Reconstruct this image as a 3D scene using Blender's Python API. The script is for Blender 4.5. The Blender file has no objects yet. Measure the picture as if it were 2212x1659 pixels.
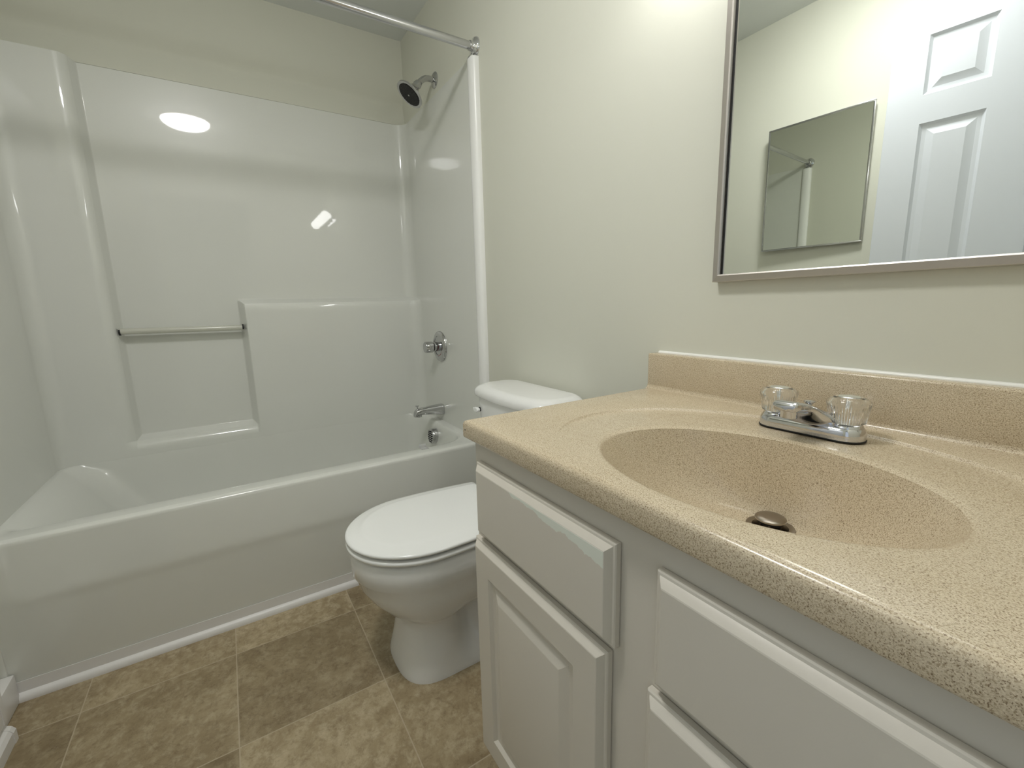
import bpy, bmesh, math, random
from mathutils import Vector, Matrix
S = bpy.context.scene
COL = S.collection
PI = math.pi

# ------------------------------------------------------------------ camera
CX, CY, CZ = 2.4228, -0.9128, 1.0610
YAW, PIT, ROL, FPX = 0.5661, -0.1792, -0.0242, 955.2288
_f = Vector((-math.cos(YAW) * math.cos(PIT), math.sin(YAW) * math.cos(PIT), math.sin(PIT)))
_r = _f.cross(Vector((0, 0, 1))).normalized()
_u = _r.cross(_f)
_c, _s = math.cos(ROL), math.sin(ROL)
R_, U_ = _r * _c + _u * _s, _u * _c - _r * _s
cam = bpy.data.cameras.new('camera')
cam.sensor_width = 36.0
cam.lens = FPX / 2212 * 36
cam.clip_start = 0.01
camo = bpy.data.objects.new('camera', cam)
M = Matrix.Identity(4)
for i in range(3):
    M[i][0], M[i][1], M[i][2] = R_[i], U_[i], -_f[i]
M[0][3], M[1][3], M[2][3] = CX, CY, CZ
camo.matrix_world = M
COL.objects.link(camo)
S.camera = camo

# ------------------------------------------------------------------ world, exposure
w = bpy.data.worlds.new('world')
S.world = w
w.use_nodes = True
w.node_tree.nodes['Background'].inputs[0].default_value = (0.80, 0.90, 1.0, 1)
w.node_tree.nodes['Background'].inputs[1].default_value = 0.34
S.view_settings.view_transform = 'Standard'
S.view_settings.look = 'None'
S.view_settings.gamma = 1.0
S.view_settings.use_curve_mapping = False
S.view_settings.exposure = 1.0
BULB_POWER = 8.0
DOME_POWER = 31.0

# ------------------------------------------------------------------ materials
def srgb(r, g, b):
    f = lambda c: (c / 255 / 12.92) if c / 255 <= 0.04045 else ((c / 255 + 0.055) / 1.055) ** 2.4
    return (f(r), f(g), f(b), 1)

def lin(r, g, b):
    return (r, g, b, 1)

def mat(name, col, rough=0.5, metal=0.0, ior=1.5, coat=0.0, trans=0.0, emit=None, estr=0.0, spec=None):
    m = bpy.data.materials.new(name)
    m.use_nodes = True
    b = m.node_tree.nodes['Principled BSDF']
    b.inputs['Base Color'].default_value = col
    b.inputs['Roughness'].default_value = rough
    b.inputs['Metallic'].default_value = metal
    b.inputs['IOR'].default_value = ior
    if coat:
        b.inputs['Coat Weight'].default_value = coat
        b.inputs['Coat Roughness'].default_value = 0.03
    if trans:
        b.inputs['Transmission Weight'].default_value = trans
    if emit:
        b.inputs['Emission Color'].default_value = emit
        b.inputs['Emission Strength'].default_value = estr
    if spec is not None:
        b.inputs['Specular IOR Level'].default_value = spec
    return m

class NT:
    """small node helper"""
    def __init__(s, m):
        s.t = m.node_tree
        s.b = s.t.nodes['Principled BSDF']
        s.tc = s.t.nodes.new('ShaderNodeTexCoord')
        s.obj = s.tc.outputs['Object']
    def n(s, typ, **kw):
        x = s.t.nodes.new(typ)
        for k, v in kw.items():
            setattr(x, k, v)
        return x
    def L(s, a, b):
        s.t.links.new(a, b)
    def noise(s, scale, detail=2.0, rough=0.5, vec=None, dist=0.0, out=0):
        x = s.n('ShaderNodeTexNoise')
        x.inputs['Scale'].default_value = scale
        x.inputs['Detail'].default_value = detail
        x.inputs['Roughness'].default_value = rough
        x.inputs['Distortion'].default_value = dist
        s.L(vec if vec is not None else s.obj, x.inputs['Vector'])
        return x.outputs[out]
    def ramp(s, fac, stops):
        x = s.n('ShaderNodeValToRGB')
        e = x.color_ramp.elements
        while len(e) < len(stops):
            e.new(0.5)
        for i, (p, c) in enumerate(stops):
            e[i].position = p
            e[i].color = c if hasattr(c, '__len__') else (c, c, c, 1)
        s.L(fac, x.inputs[0])
        return x.outputs[0]
    def mix(s, fac, a, b, mode='MIX'):
        x = s.n('ShaderNodeMix', data_type='RGBA', blend_type=mode)
        for v, i in ((fac, 0), (a, 6), (b, 7)):
            if hasattr(v, 'links') or hasattr(v, 'is_linked'):
                s.L(v, x.inputs[i])
            else:
                x.inputs[i].default_value = v
        return x.outputs[2]
    def math(s, op, a, b=None, c=None):
        x = s.n('ShaderNodeMath', operation=op)
        for i, v in enumerate((a, b, c)):
            if v is None:
                continue
            if hasattr(v, 'is_linked'):
                s.L(v, x.inputs[i])
            else:
                x.inputs[i].default_value = v
        return x.outputs[0]
    def sep(s, v):
        x = s.n('ShaderNodeSeparateXYZ')
        s.L(v, x.inputs[0])
        return x.outputs
    def comb(s, x_, y_, z_):
        x = s.n('ShaderNodeCombineXYZ')
        for i, v in enumerate((x_, y_, z_)):
            if hasattr(v, 'is_linked'):
                s.L(v, x.inputs[i])
            else:
                x.inputs[i].default_value = v
        return x.outputs[0]
    def bump(s, h, strength=0.1, dist=0.01):
        x = s.n('ShaderNodeBump')
        x.inputs['Strength'].default_value = strength
        x.inputs['Distance'].default_value = dist
        s.L(h, x.inputs['Height'])
        s.L(x.outputs[0], s.b.inputs['Normal'])

def m_wall():
    m = mat('painted_drywall', srgb(217, 217, 204), 0.6, spec=0.3)
    t = NT(m)
    t.bump(t.noise(220, 3), 0.05, 0.002)
    return m

def m_floor():
    m = mat('vinyl_tile', srgb(150, 130, 100), 0.38)
    t = NT(m)
    x, y, z = t.sep(t.obj)
    P = 0.358
    u = t.math('DIVIDE', t.math('SUBTRACT', x, 0.920), P)
    v = t.math('DIVIDE', t.math('ADD', y, 0.6460), 0.3605)
    cu, cv = t.math('FLOOR', u), t.math('FLOOR', v)
    fu, fv = t.math('FRACT', u), t.math('FRACT', v)
    h = t.math('ADD', t.math('ADD', t.math('MULTIPLY', cu, 12.9898), t.math('MULTIPLY', cv, 78.233)), 160.58)
    rnd = t.math('FRACT', t.math('MULTIPLY', t.math('SINE', h), 437.585))
    off = t.n('ShaderNodeVectorMath', operation='ADD')
    t.L(t.obj, off.inputs[0])
    t.L(t.comb(t.math('MULTIPLY', rnd, 7.3), t.math('MULTIPLY', rnd, 3.1), t.math('MULTIPLY', rnd, 11.0)), off.inputs[1])
    vec = off.outputs[0]
    n1 = t.noise(6.5, 8.0, 0.68, vec, 0.5)
    n2 = t.noise(30.0, 6.0, 0.72, vec, 0.3)
    n3 = t.noise(3.5, 8.0, 0.6, vec, 2.5)
    base = t.ramp(n1, [(0.30, srgb(147, 129, 99)), (0.50, srgb(171, 154, 123)), (0.70, srgb(196, 180, 149))])
    base = t.mix(t.ramp(n2, [(0.46, 0.0), (0.66, 0.65)]), base, srgb(208, 194, 165))
    n4 = t.noise(55.0, 5.0, 0.75, vec, 0.2)
    base = t.mix(t.ramp(n4, [(0.50, 0.0), (0.66, 0.45)]), base, srgb(122, 101, 72))
    vein = t.ramp(n3, [(0.478, 0.0), (0.495, 0.18), (0.512, 0.0)])
    base = t.mix(vein, base, srgb(104, 84, 58))
    tone = t.ramp(rnd, [(0.0, (0.62, 0.595, 0.545, 1)), (1.0, (1.02, 1.02, 1.01, 1))])
    base = t.mix(1.0, base, tone, 'MULTIPLY')
    du = t.math('MULTIPLY', t.math('MINIMUM', fu, t.math('SUBTRACT', 1.0, fu)), P)
    dv = t.math('MULTIPLY', t.math('MINIMUM', fv, t.math('SUBTRACT', 1.0, fv)), P)
    d = t.math('MINIMUM', du, dv)
    g = t.math('LESS_THAN', d, 0.0015)
    base = t.mix(t.math('MULTIPLY', g, 0.8), base, srgb(188, 174, 150))
    t.L(base, t.b.inputs['Base Color'])
    h = t.math('MULTIPLY', t.math('GREATER_THAN', d, 0.0018), 0.5)
    t.bump(t.math('ADD', h, t.math('MULTIPLY', n2, 0.5)), 0.12, 0.003)
    return m

def m_counter():
    m = mat('speckled_cultured_stone', srgb(214, 198, 168), 0.22)
    t = NT(m)
    a = t.noise(850, 2.0, 0.5)
    b = t.noise(620, 3.0, 0.6, out=0)
    c = t.noise(760, 1.5, 0.5)
    lo = t.noise(9, 3)
    col = t.ramp(lo, [(0.3, srgb(203, 187, 159)), (0.7, srgb(212, 197, 170))])
    col = t.mix(t.ramp(a, [(0.50, 0.0), (0.66, 0.85)]), col, srgb(228, 215, 190))
    col = t.mix(t.ramp(b, [(0.50, 0.0), (0.63, 0.62)]), col, srgb(146, 123, 92))
    col = t.mix(t.ramp(c, [(0.59, 0.0), (0.68, 0.8)]), col, srgb(120, 98, 74))
    t.L(col, t.b.inputs['Base Color'])
    return m

def m_gelcoat():
    m = mat('white_fibreglass', srgb(226, 227, 221), 0.34, ior=1.45, coat=0.85)
    t = NT(m)
    t.bump(t.noise(9, 2), 0.05, 0.004)
    return m

def m_cabinet(chip=False):
    m = mat('cabinet_paint' + ('_chipped' if chip else ''), srgb(214, 208, 196), 0.38)
    t = NT(m)
    n = t.noise(120, 3)
    t.bump(n, 0.06, 0.002)
    if chip:
        # flaked patch under the top edge: older, greener coat showing
        x, y, z = t.sep(t.obj)
        nn = t.noise(26, 4, 0.6)
        depth = t.math('ADD', t.math('MULTIPLY', t.math('SUBTRACT', x, 0.15), 0.085), t.math('MULTIPLY', t.math('SUBTRACT', nn, 0.42), 0.030))
        inside = t.math('LESS_THAN', t.math('SUBTRACT', CHIP_TOP, z), depth)
        front = t.math('MULTIPLY', t.math('GREATER_THAN', x, 0.13), t.math('LESS_THAN', x, 0.351))
        f = t.math('MULTIPLY', inside, front)
        f2 = t.math('MULTIPLY', f, t.math('LESS_THAN', z, CHIP_TOP))
        t.L(t.mix(f2, srgb(214, 208, 196), srgb(226, 230, 219)), t.b.inputs['Base Color'])
    return m
CHIP_TOP = 0.1335

WALL = m_wall()
CEIL = mat('ceiling_paint', srgb(226, 229, 226), 0.7)
FLOOR = m_floor()
STONE = m_counter()
GEL = m_gelcoat()
CAB = m_cabinet()
CABCHIP = m_cabinet(True)
PORC = mat('porcelain', srgb(240, 240, 238), 0.06, ior=1.52)
SEATP = mat('seat_plastic', srgb(244, 245, 243), 0.12)
CHROME = mat('chrome', lin(0.68, 0.68, 0.70), 0.06, 1.0)
DULL = mat('satin_chrome', lin(0.55, 0.55, 0.555), 0.10, 1.0)
CAPM = mat('bright_cap', lin(0.92, 0.92, 0.90), 0.22, 1.0)
BLUEM = mat('blue_ring', srgb(50, 55, 75), 0.4)
RODM = mat('brushed_steel_rod', lin(0.62, 0.62, 0.64), 0.16, 1.0)
NICKEL = mat('tarnished_drain_metal', lin(0.36, 0.32, 0.27), 0.28, 1.0)
FRAMEM = mat('brushed_frame_metal', lin(0.60, 0.56, 0.52), 0.42, 1.0)
STEELF = mat('polished_frame_metal', lin(0.50, 0.50, 0.50), 0.15, 1.0)
MIRR = mat('mirror_silver', lin(0.90, 0.93, 0.90), 0.0, 1.0)
MIRR2 = mat('mirror_silver_aged', lin(0.72, 0.74, 0.68), 0.0, 1.0)
DARK = mat('dark_rubber', srgb(22, 22, 22), 0.6)
BROWN = mat('dark_drain_inside', srgb(46, 34, 22), 0.6)
DOORW = mat('door_paint', srgb(222, 226, 234), 0.45)
TRIMW = mat('trim_white', srgb(232, 230, 228), 0.35)
CAULK = mat('caulk', srgb(246, 245, 240), 0.3)
ACRY = mat('clear_acrylic', lin(1, 1, 1), 0.02, ior=1.49, trans=1.0)
BAR = mat('frosted_acrylic_bar', srgb(226, 226, 214), 0.18, ior=1.49, trans=0.25)
REDM = mat('red_ring', srgb(150, 60, 55), 0.4)
BULBM = mat('lit_bulb', lin(1, 1, 1), 0.3, emit=(1.0, 0.995, 0.975, 1), estr=BULB_POWER)
DOMEM = mat('lit_dome_glass', lin(1, 1, 1), 0.3, emit=(1.0, 0.995, 0.975, 1), estr=DOME_POWER)

# ------------------------------------------------------------------ mesh helpers
def wl(o):
    v = Vector((0, 0, 0))
    while o is not None:
        v += o.location
        o = o.parent
    return v

def mk(name, vf, m, parent=None, loc=None, sharp=40, smooth=True, recalc=True):
    verts, faces = vf
    off = wl(parent) if parent is not None else Vector(loc or (0, 0, 0))
    me = bpy.data.meshes.new(name)
    me.from_pydata([tuple(Vector(v) - off) for v in verts], [], faces)
    bm = bmesh.new()
    bm.from_mesh(me)
    bmesh.ops.remove_doubles(bm, verts=bm.verts, dist=1e-6)
    if recalc:
        bmesh.ops.recalc_face_normals(bm, faces=bm.faces)
    bm.to_mesh(me)
    bm.free()
    if smooth:
        for p in me.polygons:
            p.use_smooth = True
        me.set_sharp_from_angle(angle=math.radians(sharp))
    me.materials.append(m)
    o = bpy.data.objects.new(name, me)
    COL.objects.link(o)
    if parent is not None:
        o.parent = parent
    else:
        o.location = off
    return o

def join(*vfs):
    V, F = [], []
    for v, f in vfs:
        k = len(V)
        V += list(v)
        F += [tuple(i + k for i in q) for q in f]
    return V, F

def xf(vf, mtx):
    return [tuple(mtx @ Vector(v)) for v in vf[0]], vf[1]

def box(lo, hi, bev=0.0, seg=2):
    bm = bmesh.new()
    bmesh.ops.create_cube(bm, size=1.0)
    for v in bm.verts:
        v.co = Vector([lo[i] + (v.co[i] + 0.5) * (hi[i] - lo[i]) for i in range(3)])
    if bev:
        bmesh.ops.bevel(bm, geom=bm.edges[:], offset=bev, segments=seg, profile=0.5, affect='EDGES')
    bm.verts.index_update()
    r = [tuple(v.co) for v in bm.verts], [tuple(v.index for v in f.verts) for f in bm.faces]
    bm.free()
    return r

def loft(rings, close=True, cap0=False, cap1=False):
    V, F = [], []
    n = len(rings[0])
    assert all(len(r) == n for r in rings)
    for r in rings:
        V += [tuple(p) for p in r]
    for i in range(len(rings) - 1):
        for j in range(n if close else n - 1):
            k = (j + 1) % n
            F.append((i * n + j, i * n + k, (i + 1) * n + k, (i + 1) * n + j))
    if cap0:
        F.append(tuple(range(n - 1, -1, -1)))
    if cap1:
        F.append(tuple((len(rings) - 1) * n + j for j in range(n)))
    return V, F

def basis(axis):
    z = Vector(axis).normalized()
    a = Vector((0, 0, 1)) if abs(z.z) < 0.9 else Vector((1, 0, 0))
    x = a.cross(z).normalized()
    return x, z.cross(x), z

def lathe(prof, org, axis=(0, 0, 1), n=40, caps=True, mod=None):
    x, y, z = basis(axis)
    org = Vector(org)
    rings = []
    for r, h in prof:
        ring = []
        for j in range(n):
            a = 2 * PI * j / n
            rr = r * (mod(a, h) if mod else 1)
            ring.append(org + z * h + x * (rr * math.cos(a)) + y * (rr * math.sin(a)))
        rings.append(ring)
    return loft(rings, True, caps, caps)

def tube(pts, rad, n=20, caps=True):
    pts = [Vector(p) for p in pts]
    rings = []
    ref = None
    for i, p in enumerate(pts):
        d = (pts[min(i + 1, len(pts) - 1)] - pts[max(i - 1, 0)]).normalized()
        if ref is None:
            ref = basis(d)[0]
        x = (ref - d * ref.dot(d)).normalized()
        ref = x
        y = d.cross(x)
        r = rad[i] if hasattr(rad, '__len__') else rad
        rings.append([p + x * (r * math.cos(2 * PI * j / n)) + y * (r * math.sin(2 * PI * j / n)) for j in range(n)])
    return loft(rings, True, caps, caps)

def thing(name, label, cat, loc=(0, 0, 0), group=None):
    o = bpy.data.objects.new(name, None)
    o.empty_display_size = 0.05
    COL.objects.link(o)
    o.location = loc
    tag(o, label, cat, group)
    return o

def tag(o, label, cat, group=None):
    o['label'] = label
    o['category'] = cat
    if group:
        o['group'] = group
    return o

def struct(name, vf, m, parent=None, **kw):
    o = mk(name, vf, m, parent, **kw)
    if parent is None:
        o['kind'] = 'structure'
    return o

def sstep(a, b, x):
    t = min(1, max(0, (x - a) / (b - a)))
    return t * t * (3 - 2 * t)

def rrect(x0, x1, y0, y1, r, z, n=8):
    """rounded rectangle, counter-clockwise, 4*(n+1) points; r may give one radius per corner"""
    out = []
    r4 = r if hasattr(r, '__len__') else (r,) * 4
    for (cx, cy, a0), r in zip(((x1 - r4[0], y1 - r4[0], 0), (x0 + r4[1], y1 - r4[1], 90), (x0 + r4[2], y0 + r4[2], 180), (x1 - r4[3], y0 + r4[3], 270)), r4):
        for k in range(n + 1):
            a = math.radians(a0 + 90 * k / n)
            out.append((cx + r * math.cos(a), cy + r * math.sin(a), z))
    return out

# ------------------------------------------------------------------ the room
YW = -1.55          # wall opposite the mirror
XF = 2.54           # wall behind the camera
ZC = 2.389
XB = -0.025         # wall behind the tub
struct('floor', box((XB - .1, YW - .1, -.1), (3.6, .1, 0)), FLOOR)
struct('ceiling', box((XB - .1, YW - .1, ZC), (3.6, .1, ZC + .1)), CEIL)
struct('wall_right', box((XB - .1, 0, 0), (XF + .1, .1, ZC)), WALL)
struct('wall_left', box((XB - .1, YW - .1, 0), (XF + .1, YW, ZC)), WALL)
# wall behind the tub; the plaster swells out where it laps over the tub unit's top flange
prof = [(XB + .030, ZC), (XB + .030, 2.19), (XB + .0288, 2.17), (XB + .0245, 2.15), (XB + .0135, 2.13), (XB + .004, 2.113), (XB, 2.10), (XB + .0006, 2.088), (XB + .006, 2.065), (XB + .0115, 2.035), (XB + .0128, 2.015), (XB + .0128, 1.9962), (XB, 1.9945), (XB, 0), (XB - .1, 0), (XB - .1, ZC)]
struct('wall_back', loft([[(x, y, z) for x, z in prof] for y in (YW, 0)], True, True, True), WALL)
# wall behind the camera with its doorway, and the boxed-in corner that carries the door
struct('wall_front', join(box((XF, -.62, 0), (XF + .1, 0, ZC)), box((XF, -1.29, 2.05), (XF + .1, -.62, ZC)), box((XF, YW, 0), (XF + .1, -1.29, ZC))), WALL)
struct('wall_return', box((2.345, YW, 0), (XF, -1.315, ZC)), WALL)
struct('wall_hall', join(box((3.5, YW, 0), (3.6, 0, ZC))), WALL)
struct('baseboard_right', join(box((.812, -.014, 0), (1.676, 0, .085), .003)), TRIMW)
struct('baseboard_left', join(box((.772, -1.55, 0), (.925, -1.519, .085), .004)), TRIMW)

# ------------------------------------------------------------------ one-piece tub and shower unit
unit = thing('shower_tub', 'glossy white one-piece bathtub and shower surround filling the far end of the room', 'bathtub', (.38, -.77, 0))
ZT, ZS = .4641, 1.9950
Y0, Y1 = -1.530, -0.005
XR, XP = -.012, .052            # recessed face, raised face
FR = .055                       # cove in the corners

def poly_sd(y, z):
    """signed distance (positive inside) to the recessed L of the back wall"""
    P = [(-1.288, 2.6), (-1.288, .528), (-.845, .528), (-.845, 1.100), (.6, 1.100), (.6, 2.6)]
    d = 1e9
    inside = False
    n = len(P)
    for i in range(n):
        ay, az = P[i]
        by, bz = P[(i + 1) % n]
        ey, ez = by - ay, bz - az
        t = max(0, min(1, ((y - ay) * ey + (z - az) * ez) / (ey * ey + ez * ez)))
        d = min(d, math.hypot(y - ay - ey * t, z - az - ez * t))
        if (az > z) != (bz > z) and y < (by - ay) * (z - az) / (bz - az) + ay:
            inside = not inside
    return d if inside else -d

def back_x(y, z):
    d = max(0.0, min(1.0, (poly_sd(y, z) + .014) / .028))
    # straight ramp with tight rounds at both ends
    e = .18
    k = d * d / (2 * e) if d < e else (1 - e - (1 - d) ** 2 / (2 * e) if d > 1 - e else d - e / 2)
    k /= (1 - e)
    return XP + (XR - XP) * k

def lin_s(a, b, n):
    return [a + (b - a) * i / n for i in range(n + 1)]

def dense(a, b, marks, coarse, fine, half=.022):
    out = set([round(a, 5), round(b, 5)])
    x = a
    while x < b:
        near = any(abs(x - m_) < half for m_ in marks)
        x += fine if near else coarse
        x = min(x, b)
        out.add(round(x, 5))
    return sorted(out)

ys = dense(Y0 + FR + .002, Y1 - FR - .002, (-1.288, -.845), .02, .0014)
zs_ = dense(ZT, ZS, (.528, 1.100), .02, .0014)
rows = []
for z in zs_:
    row = []
    bl = back_x(Y0 + FR, z)
    br = back_x(Y1 - FR, z)
    # rolled nose at the left edge of the opening, end panel, cove, back, cove, end panel, rolled nose
    nose = [(.800, 0.007), (.800, -.014), (.797, -.019), (.791, -.021), (.770, -.021), (.763, -.019), (.757, -.013), (.752, 0.0)]
    for x, dy in nose:
        row.append((x, Y0 - dy if dy <= 0 else Y0 - .018, z))
    for x in lin_s(.72, bl + FR, 12):
        row.append((x, Y0, z))
    for k in range(1, 8):
        a = PI / 2 * k / 8
        row.append((bl + FR - FR * math.sin(a), Y0 + FR - FR * math.cos(a), z))
    for y in ys:
        row.append((back_x(y, z), y, z))
    for k in range(1, 8):
        a = PI / 2 * k / 8
        row.append((br + FR - FR * math.cos(a), Y1 - FR + FR * math.sin(a), z))
    for x in lin_s(br + FR, .72, 12):
        row.append((x, Y1, z))
    for x, dy in reversed(nose):
        row.append((x, Y1 + dy if dy <= 0 else Y1 + .0045, z))
    rows.append(row)
rows[-1] = [(x, y, z - (.014 if x > .752 else 0)) for x, y, z in rows[-1]]
# top edge turns back to the plaster
rows.append([(min(x, XB + .0135) if -1.46 < y < -.07 else x, y, ZS + .001) for x, y, z in rows[-1]])
top = []
for (x, y, z) in rows[-2]:
    if y <= Y0 + 1e-6 or (x > .74 and y < -1):
        top.append((x, -1.5495, z + .001))
    elif y >= Y1 - 1e-6 or (x > .74 and y > -1):
        top.append((x, -.0005, z + .001))
    else:
        yy = y
        if y < Y0 + FR: yy = Y0 - .015 if x > XP + .02 else y
        if y > Y1 - FR: yy = y
        top.append((XB + .002, yy, ZS + .002))
rows[-1] = top
mk('surround_panel', loft(rows, False), GEL, unit, sharp=50, recalc=False)

# basin and apron
def ring(x0, x1, y0, y1, r, z):
    return rrect(x0, x1, y0, y1, r, z, 10)
rg = [ring(XP - .001, .742, Y0 - .004, Y1 + .004, .004, ZT)]
CR = lambda k: (.13, .09, .055 + .04 * k, .03 + .05 * k)
rg += [ring(XP, .690, -1.520, -.040, CR(0), ZT - .0002), ring(XP, .681, -1.513, -.045, CR(.1), ZT - .003), ring(XP, .672, -1.502, -.050, CR(.25), ZT - .011), ring(XP, .669, -1.480, -.054, CR(.6), ZT - .026), ring(XP, .668, -1.466, -.057, CR(1), ZT - .040)]
for t in (.2, .4, .6, .8):
    z = ZT - .04 - t * .32
    rg.append(ring(XP + .05 * t ** 3, .667 - .05 * t ** 2, -1.462 + .20 * t, -.058 - .05 * t, .10, z))
rg += [ring(.13, .59, -1.25, -.13, .11, .095), ring(.20, .52, -1.18, -.20, .09, .085)]
mk('basin', loft(rg, True, False, True), GEL, unit, sharp=45, recalc=False)
# apron: upper band swells forward, softly stepped panel below
ay = dense(Y0 - .004, Y1 + .004, (-1.49,), .04, .004, .03)
az = [.456, .447, .436, .42, .40, .37, .345, .33, .32, .312, .304, .297, .290, .283, .276, .268, .26, .24, .20, .15, .10, .04, .0]
arows = [[(.742, y, ZT) for y in ay], [(.749, y, ZT - .0012) for y in ay], [(.755, y, ZT - .0045) for y in ay]]
for z in az:
    r = []
    for y in ay:
        band = .758 + (.456 - z) * .10
        low = .7725 - (.30 - z) * .03
        # band with a rounded lower corner near the far end of the tub
        k = sstep(.262, .312, z) * sstep(-1.515, -1.475, y - max(0, (.33 - z)) * .25)
        r.append((low + (band - low) * k if z < .40 else band + (low - band) * (1 - sstep(-1.515, -1.475, y)) * sstep(.46, .40, z), y, z))
    arows.append(r)
mk('apron', loft(arows, False), GEL, unit, sharp=60, recalc=False)
# clear soap-niche bar with dark end rings
bx, bz = .018, .9855
mk('towel_bar', tube([(bx + .012, -1.286, bz + .002), (bx + .012, -.847, bz - .002)], .0125, 24), BAR, unit)
for y in (-1.283, -.850):
    mk('end_ring', tube([(bx + .012, y - .003, bz), (bx + .012, y + .003, bz)], .0138, 24), DARK, unit)['label'] = 'dark end ring of the niche bar'

struct('trim_2', box((.742, -1.5498, 0), (.772, -1.533, ZT + .01), .002), GEL)
fp = [(.7495, -.0002)] + [(.779 - .0295 * math.cos(PI * k / 16), -.006 - .0215 * math.sin(PI * k / 16) ** .7) for k in range(17)] + [(.8085, -.0002)]
struct('trim_3', loft([[(x, y, z) for x, y in fp] for z in (ZT + .001, 1.979)], True, True, True), mat('trim_bright_white', srgb(246, 246, 244), 0.25))
# vinyl cove strip where the tub meets the floor
cp = [(.7665, .054), (.7685, .054), (.7695, .022), (.776, .019), (.782, .013), (.784, .004), (.784, 0), (.7655, 0)]
struct('trim_1', loft([[(x, y, z) for x, z in cp] for y in (-1.532, -.012)], True, True, True), TRIMW)

# ------------------------------------------------------------------ shower fittings
# shower head
sh = thing('shower_fixture', 'chrome shower head with dark round face on a bent arm high in the tub corner', 'shower head', (.404, 0, 2.055))
mk('wall_flange', lathe([(.0325, 0), (.0325, .003), (.027, .008), (.016, .011), (.012, .012)], (.404, 0, 2.055), (0, -1, 0)), DULL, sh)
ap = [(.404, -.005, 2.055), (.404, -.028, 2.055), (.404, -.042, 2.053), (.404, -.055, 2.047), (.404, -.066, 2.038), (.404, -.080, 2.024)]
mk('arm', tube(ap, .0125, 20), DULL, sh)
ax = Vector((0, -.64, -.77)).normalized()
ho = Vector((.404, -.078, 2.026))
head = mk('head_shell', lathe([(.012, -.006), (.016, .0), (.018, .012), (.016, .02), (.021, .032), (.030, .045), (.044, .056), (.058, .064), (.062, .068), (.062, .074), (.057, .076), (.052, .074)], ho, ax, 48), DULL, sh)
fc = mk('spray_face', lathe([(.052, .0735), (.050, .0755), (.0, .0765)], ho, ax, 48, False), DARK, head)
xx, yy, zz = basis(ax)
nz = []
for rr, n in ((.010, 6), (.020, 12), (.030, 18), (.040, 24), (.0455, 28)):
    for k in range(n):
        a = 2 * PI * k / n
        nz.append(lathe([(.0012, 0), (.0009, .0022)], ho + ax * .0752 + xx * (rr * math.cos(a)) + yy * (rr * math.sin(a)), ax, 6))
o = mk('nozzles', join(*nz), mat('grey_nozzle', srgb(70, 70, 68), .5), head)
mk('centre_screw', lathe([(.004, .0755), (.004, .078), (.0, .079)], ho, ax, 16), DULL, head)

# mixing valve
vx, vz = .3245, .8565
sv = thing('shower_valve', 'round chrome shower valve plate with a stubby knob above the tub spout', 'shower valve', (vx, Y1, vz))
mk('escutcheon', lathe([(.0775, 0), (.0775, .005), (.074, .010), (.062, .0165), (.052, .0175), (.0495, .0135), (.040, .0135), (.026, .0145)], (vx, Y1, vz), (0, -1, 0), 56), DULL, sv)
for a0, a1, m_, lb in ((-95, 25, REDM, 'thin red arc on the chrome plate'), (-95, -200, BLUEM, 'thin dark blue arc on the chrome plate')):
    mk('temperature_arc', tube([(vx + .0455 * math.cos(math.radians(a0 + (a1 - a0) * k / 24)), Y1 - .0135, vz + .0455 * math.sin(math.radians(a0 + (a1 - a0) * k / 24))) for k in range(25)], .0013, 8), m_, sv)['label'] = lb
mk('stem_collar', lathe([(.024, .012), (.024, .040), (.021, .042)], (vx, Y1, vz), (0, -1, 0), 32), DULL, sv)
kn = mk('knob', lathe([(.0255, .046), (.0285, .048), (.0285, .080), (.026, .085), (.0, .0865)], (vx, Y1, vz), (0, -1, 0), 48, True, lambda a, h: 1 - .07 * max(0, math.cos(4 * a)) ** 6), DULL, sv)
mk('gap_ring', lathe([(.022, .0415), (.022, .0465)], (vx, Y1, vz), (0, -1, 0), 32), DARK, sv)

# tub spout with diverter
tx, tz = .310, .5235
sp = thing('tub_spout', 'chrome tub spout with a small diverter knob, below the shower valve', 'spout', (tx, Y1, tz))
rings = []
for dy, top_, bot, hw in ((0, .030, -.025, .0265), (.003, .0315, -.0265, .0275), (.010, .0315, -.026, .0275), (.04, .0305, -.021, .0258), (.08, .0285, -.0145, .0235), (.115, .0255, -.0105, .022), (.136, .0228, -.0125, .0212), (.147, .0185, -.0165, .0205), (.154, .009, -.0185, .0190), (.156, -.004, -.0190, .0165)):
    cz, hh = (top_ + bot) / 2, (top_ - bot) / 2
    rings.append([(tx + hw * math.copysign(abs(math.cos(a)) ** .75, math.cos(a)), Y1 - dy, tz + cz + hh * math.copysign(abs(math.sin(a)) ** .75, math.sin(a))) for a in [2 * PI * k / 32 for k in range(32)]])
mk('spout_body', loft(rings, True, True, True), DULL, sp)
mk('outlet_lip', lathe([(.014, 0), (.0155, .004), (.0155, .012), (.012, .013)], (tx, Y1 - .134, tz - .008), (0, 0, -1), 28), DULL, sp)
mk('diverter_knob', lathe([(.0035, 0), (.0035, .016), (.009, .018), (.0105, .020), (.009, .022), (.0, .023)], (tx, Y1 - .139, tz + .018), (0, 0, 1), 24), DULL, sp)

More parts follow.
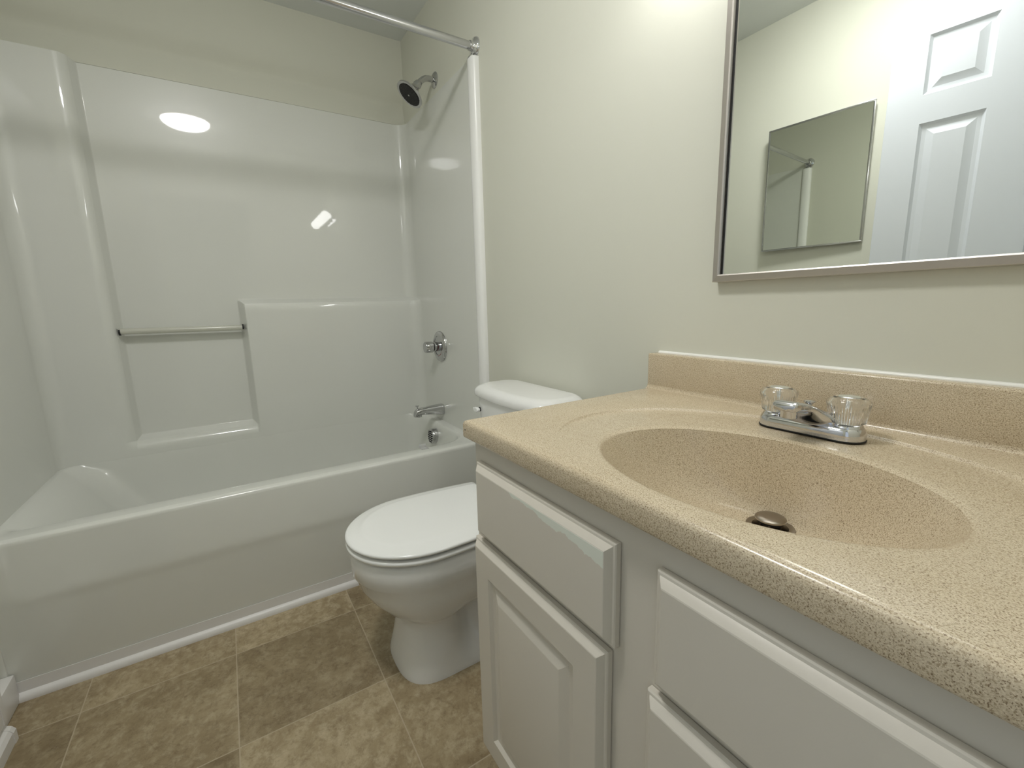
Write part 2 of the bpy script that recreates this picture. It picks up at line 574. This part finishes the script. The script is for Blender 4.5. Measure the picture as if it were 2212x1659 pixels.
# overflow cover
ox, oz = .325, .394
oc = thing('overflow_cover', 'slotted round chrome overflow cover on the tub wall under the spout', 'overflow cover', (ox, -.062, oz))
mk('cover', lathe([(.040, 0), (.041, .004), (.041, .026), (.038, .031), (.0, .033)], (ox, -.058, oz), (0, -1, .05), 48), DULL, oc)
for i in range(6):
    z = oz + .026 - i * .0105
    hw = math.sqrt(max(.0001, .034 ** 2 - (z - oz) ** 2)) * .72
    mk('slot', box((ox - hw, -.0935, z - .0016), (ox + hw, -.0895, z + .0016), .0008), DARK, oc)

# clear plastic tag stuck on the tub rim below the overflow
tg = mk('splash_tag', join(box((.671, -.279, ZT), (.706, -.248, ZT + .0012), .0005), box((.671, -.279, ZT), (.6725, -.248, ZT + .014), .0005)), mat('clear_vinyl', srgb(245, 245, 245), .15, trans=.55), loc=(.69, -.26, ZT))
tag(tg, 'small clear plastic tag stuck on the tub rim below the overflow cover', 'plastic tag')

# shower rod
rod = thing('shower_rod', 'straight steel shower curtain rod spanning the tub opening near the ceiling', 'curtain rod', (.787, -.775, 2.017))
mk('pole', tube([(.787, YW + .004, 2.017), (.787, -.775, 2.017), (.787, -.004, 2.017)], .0142, 28), RODM, rod)
for y, d in ((0, -1), (YW, 1)):
    mk('end_flange', lathe([(.034, 0), (.034, .004), (.030, .010), (.020, .014), (.0175, .018), (.0175, .026), (.0148, .027)], (.787, y, 2.017), (0, d, 0), 40), CHROME, rod)

# ------------------------------------------------------------------ toilet
TX = 1.238
to = thing('toilet', 'white toilet with closed lid standing between the tub and the vanity', 'toilet', (TX, -.35, 0))
def bowl_ring(z, hw, fy, by, cy, side=0.0, sq=2.0, rear=.97, rr=.05, n=64):
    """egg ring: super-elliptic nose towards -Y from cy, nearly straight sides to a squared-off back at by"""
    out = []
    m = n // 2
    for k in range(m + 1):
        a = PI + PI * k / m
        c, s_ = math.cos(a), math.sin(a)
        out.append((hw * math.copysign(abs(c) ** (2 / sq), c), cy - (cy - fy) * abs(s_) ** (2 / sq)))
    hb = hw * rear
    side_n = 26
    for k in range(1, side_n + 1):
        t = k / side_n
        out.append((hw + (hb - hw) * t * t, cy + (by - rr - cy) * t))
    for k in range(1, 7):
        a = PI / 2 * k / 6
        out.append((hb - rr + rr * math.cos(a), by - rr + rr * math.sin(a)))
    for k in range(0, 7):
        a = PI / 2 + PI / 2 * k / 6
        out.append((-hb + rr + rr * math.cos(a), by - rr + rr * math.sin(a)))
    for k in range(side_n - 1, 0, -1):
        t = k / side_n
        out.append((-hw + (hw - hb) * t * t, cy + (by - rr - cy) * t))
    return [(TX + x * (1 - side * math.exp(-((y + .395) / .042) ** 2)), y, z) for x, y in out]
R = [bowl_ring(0, .137, -.602, -.13, -.47, 0, 2.9), bowl_ring(.010, .1365, -.602, -.13, -.47, 0, 2.9), bowl_ring(.03, .133, -.597, -.13, -.47, .05, 2.8), bowl_ring(.06, .128, -.591, -.13, -.47, .26, 2.7), bowl_ring(.10, .121, -.584, -.13, -.465, .42, 2.6),
     bowl_ring(.14, .115, -.578, -.14, -.46, .44, 2.5), bowl_ring(.163, .1145, -.576, -.14, -.46, .42, 2.45), bowl_ring(.174, .120, -.583, -.15, -.46, .36, 2.4), bowl_ring(.186, .131, -.599, -.16, -.47, .24, 2.2), bowl_ring(.21, .147, -.629, -.17, -.48, .06, 2.1), bowl_ring(.245, .1635, -.658, -.18, -.49),
     bowl_ring(.285, .1745, -.681, -.18, -.495), bowl_ring(.322, .1785, -.691, -.18, -.50), bowl_ring(.329, .1835, -.698, -.18, -.50), bowl_ring(.365, .1835, -.6995, -.18, -.50), bowl_ring(.388, .1815, -.698, -.18, -.50), bowl_ring(.397, .176, -.693, -.18, -.50), bowl_ring(.400, .12, -.62, -.25, -.48)]
mk('bowl', loft(R, True, True, True), PORC, to, sharp=70)
def slab_ring(z, g):
    return bowl_ring(z, .186 + g, -.705 - g, -.228, -.50, 0, 2.0, .90, .02)
mk('seat', loft([slab_ring(.4005, -.012), slab_ring(.4025, -.004), slab_ring(.4055, .0005), slab_ring(.4095, .002), slab_ring(.4140, .0015), slab_ring(.4170, -.0015), slab_ring(.4185, -.007), slab_ring(.4190, -.014)], True, True, True), SEATP, to, sharp=60)
def lid_ring(z, g):
    out = []
    for p in bowl_ring(z, .186 + g, -.705 - g, -.232 + g * .3, -.50, 0, 2.0, .90, .015):
        out.append(p)
    return out
L = [lid_ring(.4215, -.016), lid_ring(.4240, -.007), lid_ring(.4262, .000), lid_ring(.4285, .002), lid_ring(.4325, .002), lid_ring(.4350, .0), lid_ring(.4364, -.004), lid_ring(.4400, -.022), lid_ring(.4428, -.037), lid_ring(.4442, -.042), lid_ring(.4446, -.048), lid_ring(.4448, -.10)]
mk('lid', loft(L, True, True, True), SEATP, to, sharp=70)
for s in (-1, 1):
    mk('hinge', lathe([(.014, -.0225), (.016, -.02), (.016, .02), (.014, .0225)], (TX + s * .075, -.222, .432), (1, 0, 0), 20), SEATP, to)
# tank: tapered, bow-fronted
TKX = 1.2255
def tank_ring(z, hw, fy, by, r=.045, bow=.022, n=10):
    r = min(r, (by - fy) / 2 - .002)
    out = rrect(-hw, hw, fy, by, r, z, n)
    full = []
    for i, p in enumerate(out):
        q = out[(i + 1) % len(out)]
        full.append(p)
        if i % (n + 1) == n:
            full += [(p[0] + (q[0] - p[0]) * j / 12, p[1] + (q[1] - p[1]) * j / 12, z) for j in range(1, 12)]
    res = []
    for x, y, z in full:
        t = max(0, min(1, (by - y) / (by - fy)))
        res.append((TKX + x, y - bow * (1 - (x / hw) ** 2) * t, z))
    return res
mk('tank', loft([tank_ring(.400, .165, -.150, -.03), tank_ring(.41, .175, -.158, -.025), tank_ring(.50, .186, -.168, -.022), tank_ring(.743, .206, -.180, -.020)], True, True, True), PORC, to, sharp=60)
tl = [tank_ring(.742, .212, -.184, -.014, .05, .022, 16), tank_ring(.7435, .2175, -.1875, -.012, .05, .022, 16), tank_ring(.747, .2205, -.1895, -.011, .05, .022, 16), tank_ring(.754, .2215, -.190, -.011, .05, .022, 16)]
for k in range(1, 11):
    q = PI / 2 * k / 10
    i_ = .032 * (1 - math.cos(q))
    tl.append(tank_ring(.756 + .0265 * math.sin(q), .2215 - i_, -.190 + i_, -.011 - i_ * .6, .05, .022, 16))
tl.append(tank_ring(.7835, .12, -.12, -.06, .03, .022, 16))
mk('tank_lid', loft(tl, True, True, True), PORC, to, sharp=70)
hx = 1.062
lv = mk('flush_lever', loft([[(hx + x, -.192 - d, .694 + z) for x, z in [(r * math.cos(a) * (1.0 if math.cos(a) > 0 else k), r * .62 * math.sin(a)) for a in [2 * PI * q / 24 for q in range(24)]]] for d, r, k in ((0, .012, 1.0), (.003, .015, 1.7), (.009, .015, 1.8), (.013, .011, 1.6))], True, True, True), SEATP, to)
mk('lever_stem', lathe([(.008, 0), (.008, .018)], (hx, -.176, .694), (0, -1, 0), 18), DARK, to)

# ------------------------------------------------------------------ framed panels (cabinet doors, room door)
def panel_slab(wd, ht, tk, edge, panels, pprof, org, ux, uz, un):
    """slab in a plane: ux right, uz up, un outward; edge = [(inset, height)], panels = [(u0,u1,v0,v1)], pprof = [(inset, depth)]"""
    org, ux, uz, un = Vector(org), Vector(ux), Vector(uz), Vector(un)
    P = lambda u, v, n: tuple(org + ux * u + uz * v + un * n)
    V, F = [], []
    def rect(i0, n, u0=0, u1=None, v0=0, v1=None):
        u1 = wd if u1 is None else u1
        v1 = ht if v1 is None else v1
        k = len(V)
        V.extend([P(u0 + i0, v0 + i0, n), P(u1 - i0, v0 + i0, n), P(u1 - i0, v1 - i0, n), P(u0 + i0, v1 - i0, n)])
        return k
    ks = [rect(i, h) for i, h in edge]
    F.append((ks[0] + 3, ks[0] + 2, ks[0] + 1, ks[0]))
    for a, b in zip(ks, ks[1:]):
        for j in range(4):
            F.append((a + j, a + (j + 1) % 4, b + (j + 1) % 4, b + j))
    ei = edge[-1][0]
    if not panels:
        F.append(tuple(ks[-1] + j for j in range(4)))
        return V, F
    us = sorted({ei, wd - ei} | {p for q in panels for p in q[:2]})
    vs = sorted({ei, ht - ei} | {p for q in panels for p in q[2:]})
    for i in range(len(us) - 1):
        for j in range(len(vs) - 1):
            um, vm = (us[i] + us[i + 1]) / 2, (vs[j] + vs[j + 1]) / 2
            if any(a < um < b and c < vm < d for a, b, c, d in panels):
                continue
            k = len(V)
            V.extend([P(us[i], vs[j], tk), P(us[i + 1], vs[j], tk), P(us[i + 1], vs[j + 1], tk), P(us[i], vs[j + 1], tk)])
            F.append((k, k + 1, k + 2, k + 3))
    for a, b, c, d in panels:
        kk = [rect(i, tk + dp, a, b, c, d) for i, dp in pprof]
        for p, q in zip(kk, kk[1:]):
            for j in range(4):
                F.append((p + j, p + (j + 1) % 4, q + (j + 1) % 4, q + j))
        F.append(tuple(kk[-1] + j for j in range(4)))
    return V, F

# ------------------------------------------------------------------ vanity cabinet
VX0, VX1, VF, ZK, KT = 1.682, 2.530, -.530, .8448, .0358
vb = thing('vanity_cabinet', 'painted off-white vanity cabinet under the speckled sink top', 'cabinet', (2.1, -.27, 0))
carc = join(box((VX0, VF + .019, .098), (VX0 + .016, -.004, ZK - KT)), box((VX1 - .016, VF + .019, .098), (VX1, -.004, ZK - KT)), box((VX0 + .016, VF + .020, .098), (VX1 - .016, -.004, .114)), box((VX0 + .016, -.012, .114), (VX1 - .016, -.004, ZK - KT)))
mk('carcass', carc, CAB, vb)
ff = [box((VX0, VF, .098), (1.745, VF + .019, ZK - KT)), box((2.035, VF, .098), (2.160, VF + .019, ZK - KT)), box((2.47, VF, .098), (VX1, VF + .019, ZK - KT))]
for z0, z1 in ((.098, .14), (.585, .635), (.748, ZK - KT)):
    ff += [box((1.745, VF, z0), (2.035, VF + .019, z1)), box((2.160, VF, z0), (2.47, VF + .019, z1))]
mk('face_frame', join(*ff), CAB, vb, smooth=False)
mk('toe_kick', box((VX0 + .01, VF + .07, 0), (VX1 - .01, VF + .085, .098)), CAB, vb)
EDGE = [(.001, 0), (0, .001), (0, .0085), (.0015, .010), (.0045, .0105), (.006, .0125), (.0125, .0185), (.014, .019)]
PP = [(0, 0), (.003, -.003), (.006, -.0065), (.009, -.007), (.016, -.007), (.019, -.0062), (.033, -.001), (.036, -.0005)]
T_ = .019
def front(name, x0, x1, z0, z1, m, panel=False):
    wd, ht = x1 - x0, z1 - z0
    pn = [(.060, wd - .060, .060, ht - .060)] if panel else []
    o = bpy.data.objects.new(name, None)
    vf = panel_slab(wd, ht, T_, EDGE, pn, PP, (x0, VF - .0005, z0), (1, 0, 0), (0, 0, 1), (0, -1, 0))
    bpy.data.objects.remove(o)
    ob = mk(name, vf, m, vb, sharp=12)
    # own origin at its lower inner corner
    d = Vector((x0, VF, z0)) - wl(vb)
    for v in ob.data.vertices:
        v.co -= d
    ob.location = d
    return ob
d1 = front('drawer_front', 1.703, 2.067, .619, .766, CABCHIP)
d1['label'] = 'drawer front with flaked paint along its top edge'
front('drawer_front', 2.129, 2.505, .619, .766, CAB)
front('cabinet_door', 1.688, 2.056, .116, .6055, CAB, True)
front('cabinet_door', 2.121, 2.492, .116, .6055, CAB, True)

# ------------------------------------------------------------------ sink top with moulded basin
st = thing('bathroom_sink', 'beige speckled sink top with an oval basin on the vanity cabinet', 'sink', (2.105, -.28, ZK - KT))
CXL, CXR, CYF, CYB = 1.675, 2.5395, -.552, 0.0
BC = Vector((2.117, -.354)); BA, BB = .213, .158
DC = Vector((2.102, -.245)); DR = .0235
RC = Vector((2.112, -.318)); RA, RB = .322, .242
DEP = .128
NT_ = 192
def rect_pt(ang, ins):
    """where a ray from the basin centre meets the counter outline; ang index mapped so corners are exact"""
    c = BC
    lo = (CXL, CYF); hi = (CXR, CYB)
    dx, dy = math.cos(ang), math.sin(ang)
    t = 1e9
    if dx > 1e-9: t = min(t, (hi[0] - c.x) / dx)
    if dx < -1e-9: t = min(t, (lo[0] - c.x) / dx)
    if dy > 1e-9: t = min(t, (hi[1] - c.y) / dy)
    if dy < -1e-9: t = min(t, (lo[1] - c.y) / dy)
    x, y = c.x + dx * t, c.y + dy * t
    # nested outlines: front and left edges move, wall edges stay
    fx = (x - lo[0]) / (hi[0] - lo[0]); fy = (y - lo[1]) / (hi[1] - lo[1])
    return (lo[0] + ins + fx * (hi[0] - lo[0] - ins), lo[1] + ins + fy * (hi[1] - lo[1] - ins))
angs = [2 * PI * k / NT_ for k in range(NT_)]
for cxy in ((CXL, CYF), (CXR, CYF), (CXL, CYB), (CXR, CYB)):
    angs.append(math.atan2(cxy[1] - BC.y, cxy[0] - BC.x) % (2 * PI))
angs = sorted(set(round(a, 7) for a in angs))
def ell(c, a, b, ang):
    dx, dy = math.cos(ang), math.sin(ang)
    # point on the ellipse along a direction seen from BC
    ox_, oy_ = BC.x - c.x, BC.y - c.y
    A = (dx / a) ** 2 + (dy / b) ** 2
    B = 2 * (ox_ * dx / a ** 2 + oy_ * dy / b ** 2)
    C_ = (ox_ / a) ** 2 + (oy_ / b) ** 2 - 1
    t = (-B + math.sqrt(B * B - 4 * A * C_)) / (2 * A)
    return BC.x + dx * t, BC.y + dy * t
rings = []
STEP = .0048
def inner_drop(x, y):
    return STEP * sstep(-.52, -.34, y)
def lerp_ring(fr, zf):
    r = []
    for a in angs:
        ca, sa = math.cos(a), math.sin(a)
        x0, y0 = BC.x + (BA + .014) * ca, BC.y + (BB + .014) * sa
        aa = math.atan2(y0 - BC.y, x0 - BC.x)
        x1, y1 = ell(RC, RA, RB, aa)
        xo, yo = rect_pt(aa, .016)
        # keep the ring inside the slab
        if math.hypot(x1 - BC.x, y1 - BC.y) > math.hypot(xo - BC.x, yo - BC.y) - .004:
            q = (math.hypot(xo - BC.x, yo - BC.y) - .004) / math.hypot(x1 - BC.x, y1 - BC.y)
            x1, y1 = BC.x + (x1 - BC.x) * q, BC.y + (y1 - BC.y) * q
        r.append((x0 + (x1 - x0) * fr, y0 + (y1 - y0) * fr, zf))
    return r
def rect_ring(ins, z):
    r = []
    for a in angs:
        ca, sa = math.cos(a), math.sin(a)
        aa = math.atan2((BB + .014) * sa, (BA + .014) * ca)
        x, y = rect_pt(aa, ins)
        r.append((x, y, z))
    return r
# re-express the angle list so that the corner rays stay exact on the elliptical parameter
def fix_angles():
    out = []
    for a in angs:
        out.append(math.atan2(math.sin(a) / (BB + .014), math.cos(a) / (BA + .014)) % (2 * PI))
    return out
angs = fix_angles()
# basin wall from drain to rim, rolled rim, sunk deck, step ring, flat deck
rings = []
for t in [0, .04, .08, .14, .2, .28, .36, .44, .52, .6, .67, .74, .8, .85, .89, .92, .945, .965, .98, .99, .997, 1.0]:
    r = []
    for a in angs:
        ca, sa = math.cos(a), math.sin(a)
        px, py = DC.x + DR * ca, DC.y + DR * sa
        qx, qy = BC.x + BA * ca, BC.y + BB * sa
        z = ZK - STEP - DEP * (1 - (.80 * t ** 3.4 + .20 * t ** 1.3))
        if t > .9:
            z -= .0030 * ((t - .9) / .1) ** 2
        r.append((px + (qx - px) * t, py + (qy - py) * t, z))
    rings.append(r)
for g, dz in ((.0025, -.0022), (.006, -.0008), (.010, -.0002), (.014, 0)):
    r = []
    for a in angs:
        x, y = BC.x + (BA + g) * math.cos(a), BC.y + (BB + g) * math.sin(a)
        r.append((x, y, ZK - inner_drop(x, y) + dz))
    rings.append(r)
for fr, k in ((.35, 0), (.7, 0), (.93, 0), (.955, .12), (.975, .5), (.99, .9), (1.0, 1.0)):
    rings.append([(x, y, ZK - inner_drop(x, y) * (1 - k)) for x, y, z in lerp_ring(fr, 0)])
for ins, dz in ((.0125, 0), (.009, -.0002), (.0055, -.0012), (.0025, -.0035), (.0007, -.0065), (0, -.010), (0, -KT + .004), (.001, -KT + .0012), (.004, -KT), (.03, -KT)):
    rings.append(rect_ring(ins, ZK + dz))
mk('basin_slab', loft(rings), STONE, st, sharp=50)
mk('backsplash', box((CXL, -.0315, ZK - .002), (CXR, -.0005, ZK + .0868), .004, 3), STONE, st)
# cove between splash and slab, and the white bead along the wall
cv = []
for x in (CXL + .002, CXR):
    cv.append([(x, -.032 - .009 * (1 - math.sin(q)), ZK + .009 * (1 - math.cos(q)) - .0003) for q in [PI / 2 * k / 6 for k in range(7)]] + [(x, -.030, ZK + .009), (x, -.030, ZK - .001)])
mk('cove', loft(cv, True, True, True), STONE, st)
mk('caulk_bead', tube([(CXL + .012, -.002, ZK + .0868), (CXR, -.002, ZK + .0868)], .005, 12), CAULK, st)['label'] = 'white caulk bead along the wall'
mk('overflow_hole', lathe([(.006, 0), (.006, .002)], (1.9125, -.432, ZK - .022), (1, .35, .25), 16), BROWN, st)['label'] = 'dark overflow hole in the basin wall'
mk('chip_mark', lathe([(.0022, 0), (.0012, .0008)], (1.6835, CYF + .0004, ZK - .0185), (0, -1, 0), 10), DARK, st)['label'] = 'tiny dark chip near the corner'

# pop-up drain
DZ = ZK - STEP - DEP
dr = thing('sink_drain', 'tarnished metal pop-up drain at the bottom of the oval basin', 'drain', (DC.x, DC.y, DZ - .01))
mk('flange', lathe([(.0335, .0032), (.0330, .0042), (.029, .0046), (.025, .0035), (.0225, -.002), (.0215, -.02), (.0215, -.05), (.0335, .0005)], (DC.x, DC.y, DZ), (0, 0, 1), 48, False), NICKEL, dr)
mk('throat', lathe([(.0216, -.012), (.0216, -.055), (0, -.055)], (DC.x, DC.y, DZ), (0, 0, 1), 40, False), BROWN, dr)
mk('stopper_cap', lathe([(0, .0205), (.012, .0202), (.019, .0190), (.0215, .0172), (.0215, .0150), (.018, .0138), (0, .0136)], (DC.x, DC.y, DZ), (0, 0, 1), 48, False), NICKEL, dr)
mk('seal_ring', lathe([(.018, .0139), (.0188, .0125), (.018, .0105), (.010, .0105)], (DC.x, DC.y, DZ), (0, 0, 1), 40, False), DARK, dr)
mk('stopper_stem', join(*[box((DC.x + .013 * math.cos(a) - .0018, DC.y + .013 * math.sin(a) - .0018, DZ - .045), (DC.x + .013 * math.cos(a) + .0018, DC.y + .013 * math.sin(a) + .0018, DZ + .012)) for a in (.4, 1.97, 3.54, 5.11)]), NICKEL, dr)

# ------------------------------------------------------------------ sink faucet
FX, FY = 2.0905, -.122
fa = thing('sink_faucet', 'chrome two-handle sink faucet with clear fluted knobs behind the basin', 'faucet', (FX, FY, ZK))
def stadium(hw, hd, z, n=20, cx=FX, cy=FY):
    out = []
    s = hw - hd
    for k in range(n + 1):
        a = -PI / 2 + PI * k / n
        out.append((cx + s + hd * math.cos(a), cy + hd * math.sin(a), z))
    for k in range(n + 1):
        a = PI / 2 + PI * k / n
        out.append((cx - s + hd * math.cos(a), cy + hd * math.sin(a), z))
    return out
zb = ZK - STEP * .6
mk('gasket', loft([stadium(.0785, .0275, zb), stadium(.0785, .0275, zb + .0016)], True, True, True), DARK, fa)
mk('base', loft([stadium(.0775, .0265, zb + .0012), stadium(.0778, .0268, zb + .008), stadium(.0770, .0262, zb + .014), stadium(.0745, .0240, zb + .019), stadium(.070, .020, zb + .0222), stadium(.066, .016, zb + .0232)], True, True, True), CHROME, fa, sharp=50)
# spout: broad humped root narrowing to a flat blunt nose over the bowl
sr = []
for dy, zt, zb_, hw, ex in ((.024, .018, .010, .030, 1.1), (.016, .027, .008, .044, 1.1), (.004, .034, .006, .052, 1.1), (-.008, .039, .006, .050, 1.05), (-.018, .043, .008, .043, .95), (-.028, .0468, .018, .034, .8), (-.040, .0510, .032, .027, .65), (-.054, .0550, .0400, .0225, .5), (-.068, .0580, .0430, .0200, .42), (-.081, .0592, .0440, .0185, .38), (-.0875, .0578, .0445, .0172, .4), (-.0900, .0545, .0460, .0145, .5)):
    cz, hh = (zt + zb_) / 2, (zt - zb_) / 2
    sr.append([(FX + hw * math.copysign(abs(math.cos(a)) ** ex, math.cos(a)), FY + dy, ZK + cz + hh * math.copysign(abs(math.sin(a)) ** ex, math.sin(a))) for a in [2 * PI * k / 40 for k in range(40)]])
mk('spout', loft(sr, True, True, True), CHROME, fa, sharp=50)
mk('aerator', lathe([(.0115, 0), (.0115, .012), (.009, .0125)], (FX, FY - .071, ZK + .0445), (0, 0, -1), 28), CHROME, fa)
mk('lift_rod', lathe([(.0028, 0), (.0028, .013), (.0045, .018), (.0085, .022), (.0085, .0245), (.0, .026)], (FX, FY - .006, ZK + .0255), (0, 0, 1), 24), CHROME, fa)
flute = lambda a, h: 1 - .045 * (0.5 - 0.5 * math.cos(39 * a))
for s in (-1, 1):
    kx = FX + s * .0515
    k0 = zb + .0225
    mk('handle_collar', lathe([(.0225, -.004), (.0215, .0), (.0185, .003), (.0175, .005)], (kx, FY, k0), (0, 0, 1), 32), CHROME, fa)
    prof = [(.0215, .004), (.0240, .0052), (.0258, .017), (.0278, .030), (.0288, .0345), (.0280, .0382), (.0240, .0425), (.0185, .0445), (.0165, .0447), (.0150, .0430),
            (.0150, .0412), (.0190, .0385), (.0225, .0350), (.0220, .030), (.0205, .017), (.0190, .0065), (.0190, .004)]
    rings_ = lathe(prof, (kx, FY, k0), (0, 0, 1), 156, False, lambda a, h: 1)
    n_ = 156
    V_ = []
    for i, (r_, h_) in enumerate(prof):
        for j in range(n_):
            a_ = 2 * PI * j / n_
            f_ = flute(a_, h_) if (i in (1, 2, 3)) else 1
            V_.append((kx + r_ * f_ * math.cos(a_), FY + r_ * f_ * math.sin(a_), k0 + h_))
    F_ = list(rings_[1]) + [((len(prof) - 1) * n_ + j, (len(prof) - 1) * n_ + (j + 1) % n_, (j + 1) % n_, j) for j in range(n_)]
    hk = mk('handle', (V_, F_), ACRY, fa, sharp=60)
    hk['label'] = 'clear fluted acrylic knob'
    mk('cap', lathe([(.0, .0415), (.0148, .0415), (.0148, .0445), (.0125, .0462), (.0, .0470)], (kx, FY, k0), (0, 0, 1), 32), CAPM, hk)
    mk('stem', lathe([(.0040, .0045), (.0040, .0410)], (kx, FY, k0), (0, 0, 1), 20), CAPM, hk)

# ------------------------------------------------------------------ wall mirror over the vanity
MX0, MX1, MZ0, MZ1 = 1.8330, 2.4350, 1.0965, 1.7350
mi = thing('wall_mirror', 'large rectangular mirror in a brushed metal frame above the sink', 'mirror', (2.134, 0, 1.4))
mk('mirror_glass', box((MX0 + .006, -.0125, MZ0 + .006), (MX1 - .006, -.004, MZ1 - .006)), MIRR, mi, smooth=False)
def rail(p0, p1, inward):
    """mitred channel: outer side, front lip with a soft ridge, inner return; p0,p1 outer corners, inward = unit to the glass"""
    p0, p1, inw = Vector(p0), Vector(p1), Vector(inward)
    d = (p1 - p0).normalized()
    sec = [(0, .001), (0, .0195), (.0012, .0215), (.0125, .0235), (.0150, .0222), (.0150, .0135), (.0130, .0135), (.0130, .001)]
    r0 = [tuple(p0 + inw * a + d * a + Vector((0, -b, 0))) for a, b in sec]
    r1 = [tuple(p1 + inw * a - d * a + Vector((0, -b, 0))) for a, b in sec]
    return loft([r0, r1], True, True, True)
A, B, C2, D = (MX0, 0, MZ0), (MX1, 0, MZ0), (MX1, 0, MZ1), (MX0, 0, MZ1)
for p, q, i in ((A, B, (0, 0, 1)), (B, C2, (-1, 0, 0)), (C2, D, (0, 0, -1)), (D, A, (1, 0, 0))):
    mk('frame_rail', rail(p, q, i), FRAMEM, mi, sharp=20)
mk('edge_gap_shade', join(box((MX0 + .0149, -.0140, MZ0 + .0147), (MX0 + .0178, -.0124, MZ1 - .0147))), DARK, mi)['label'] = 'dark gap between frame and glass'  # dark strip stands in for the shade in the gap inside the frame

# ------------------------------------------------------------------ mirror-door cabinet on the opposite wall
mc = thing('medicine_cabinet', 'small mirrored medicine cabinet in a thin metal frame, seen reflected beside the door', 'medicine cabinet', (1.105, YW, 1.298))
HW_, HH_ = .435, .578
mk('cabinet_body', box((1.112, YW, 1.304), (1.534, YW + .012, 1.870), .002), TRIMW, mc)
# the mirrored door hangs slightly ajar, hinged on its far side
HX = 1.540
RM = Matrix.Translation((HX, YW + .013, 1.587)) @ Matrix.Rotation(-.052, 4, 'Z') @ Matrix.Rotation(-.012, 4, 'X') @ Matrix.Translation((-HX, -YW - .013, -1.587))
LX = HX - .430
MD = mk('mirror_door', xf(box((LX + .006, YW + .0145, 1.302), (HX - .006, YW + .0215, 1.870)), RM), MIRR2, mc, smooth=False)
fr_ = [box((LX, YW + .013, 1.296), (HX, YW + .0235, 1.304), .0015), box((LX, YW + .013, 1.868), (HX, YW + .0235, 1.876), .0015),
       box((LX, YW + .013, 1.304), (LX + .008, YW + .0235, 1.868), .0015), box((HX - .008, YW + .013, 1.304), (HX, YW + .0235, 1.868), .0015)]
mk('frame', xf(join(*fr_), RM), STEELF, MD)

# ------------------------------------------------------------------ room door standing open (seen in the mirror)
dang = math.atan2(1.242 - 1.228, 1.796 - 1.675)
DW, DH, DT = .66, 2.02, .035
dv = Vector((math.cos(-dang), math.sin(-dang), 0))
free = Vector((1.675, -1.252, .012))
hinge = free + dv * DW
do = bpy.data.objects.new('door_1', None)
COL.objects.link(do)
do.location = hinge
do['kind'] = 'structure'
ST = .098
PWD = .166
pl = []
for v0, v1 in ((.20, .86), (1.02, 1.642), (1.735, 1.925)):
    pl.append((ST, ST + PWD, v0, v1))
    pl.append((DW - ST - PWD, DW - ST, v0, v1))
PD = [(0, 0), (.004, -.004), (.009, -.0075), (.013, -.008), (.020, -.008), (.024, -.007), (.040, -.001), (.043, 0)]
nrm = Vector((-dv.y, dv.x, 0))
if nrm.y < 0:
    nrm = -nrm
slab = panel_slab(DW, DH, DT, [(.001, 0), (0, .001), (0, DT - .001), (.001, DT)], pl, PD, free - nrm * (DT), dv, (0, 0, 1), nrm)
mk('door_slab', slab, DOORW, do, sharp=12)
kp = free + dv * .06 + Vector((0, 0, .92))
mk('door_knob', lathe([(.030, 0), (.030, .004), (.012, .010), (.011, .028), (.024, .036), (.027, .046), (.022, .056), (.0, .059)], kp, nrm, 32), STEELF, do)
for z in (.2, 1.0, 1.8):
    mk('door_hinge', box(tuple(hinge + Vector((-.004, -.012, z))), tuple(hinge + Vector((.016, .004, z + .09))), .002), STEELF, do)

# ------------------------------------------------------------------ baseboard heater along the wall by the tub
hs = [(0, .0), (.0, .175), (.012, .178), (.050, .150), (.056, .143), (.056, .060), (.048, .052), (.048, .048), (.060, .040), (.066, .030), (.066, .0)]
bh = thing('baseboard_heater', 'white metal baseboard heater cover on the floor beside the tub end', 'heater', (1.5, YW + .03, 0))
mk('cover', loft([[(x, YW + .0005 + a, z) for a, z in hs] for x in (.935, 2.0)], True, True, True), TRIMW, bh, sharp=20)
mk('end_cap', loft([[(x, YW + .0005 + a * 1.03, z * 1.01) for a, z in hs] for x in (.929, .945)], True, True, True), TRIMW, bh, sharp=20)

# ------------------------------------------------------------------ lamps
vl = thing('vanity_light', 'lit bulb bar above the mirror, showing as glare on the tub wall', 'wall light', (1.96, 0, 1.835))
mk('backplate', box((1.65, -.028, 1.785), (2.27, 0, 1.885), .006, 3), CHROME, vl)
for k in range(4):
    bx_ = 1.725 + k * .155
    b = mk('socket', lathe([(.022, .026), (.022, .056), (.018, .058)], (bx_, 0, 1.835), (0, -1, 0), 24), CHROME, vl)
    bp = [(.012, .056), (.016, .062)] + [(.0395 * math.sin(q), .100 - .0395 * math.cos(q)) for q in [PI * (j / 14) for j in range(3, 14)]] + [(.001, .1395)]
    mk('bulb', lathe(bp, (bx_, 0, 1.835), (0, -1, 0), 28), BULBM, b)
cl = thing('ceiling_light', 'round glowing ceiling lamp, mirrored as an oval high on the tub wall', 'ceiling light', (1.62, -.99, ZC))
mk('canopy', lathe([(.150, 0), (.150, .012), (.143, .016)], (1.62, -.99, ZC), (0, 0, -1), 48), TRIMW, cl)
mk('glass_dome', lathe([(.142 * math.cos(q), .014 + .050 * math.sin(q)) for q in [PI / 2 * j / 12 for j in range(12)]] + [(.002, .064)], (1.62, -.99, ZC), (0, 0, -1), 48), DOMEM, cl)
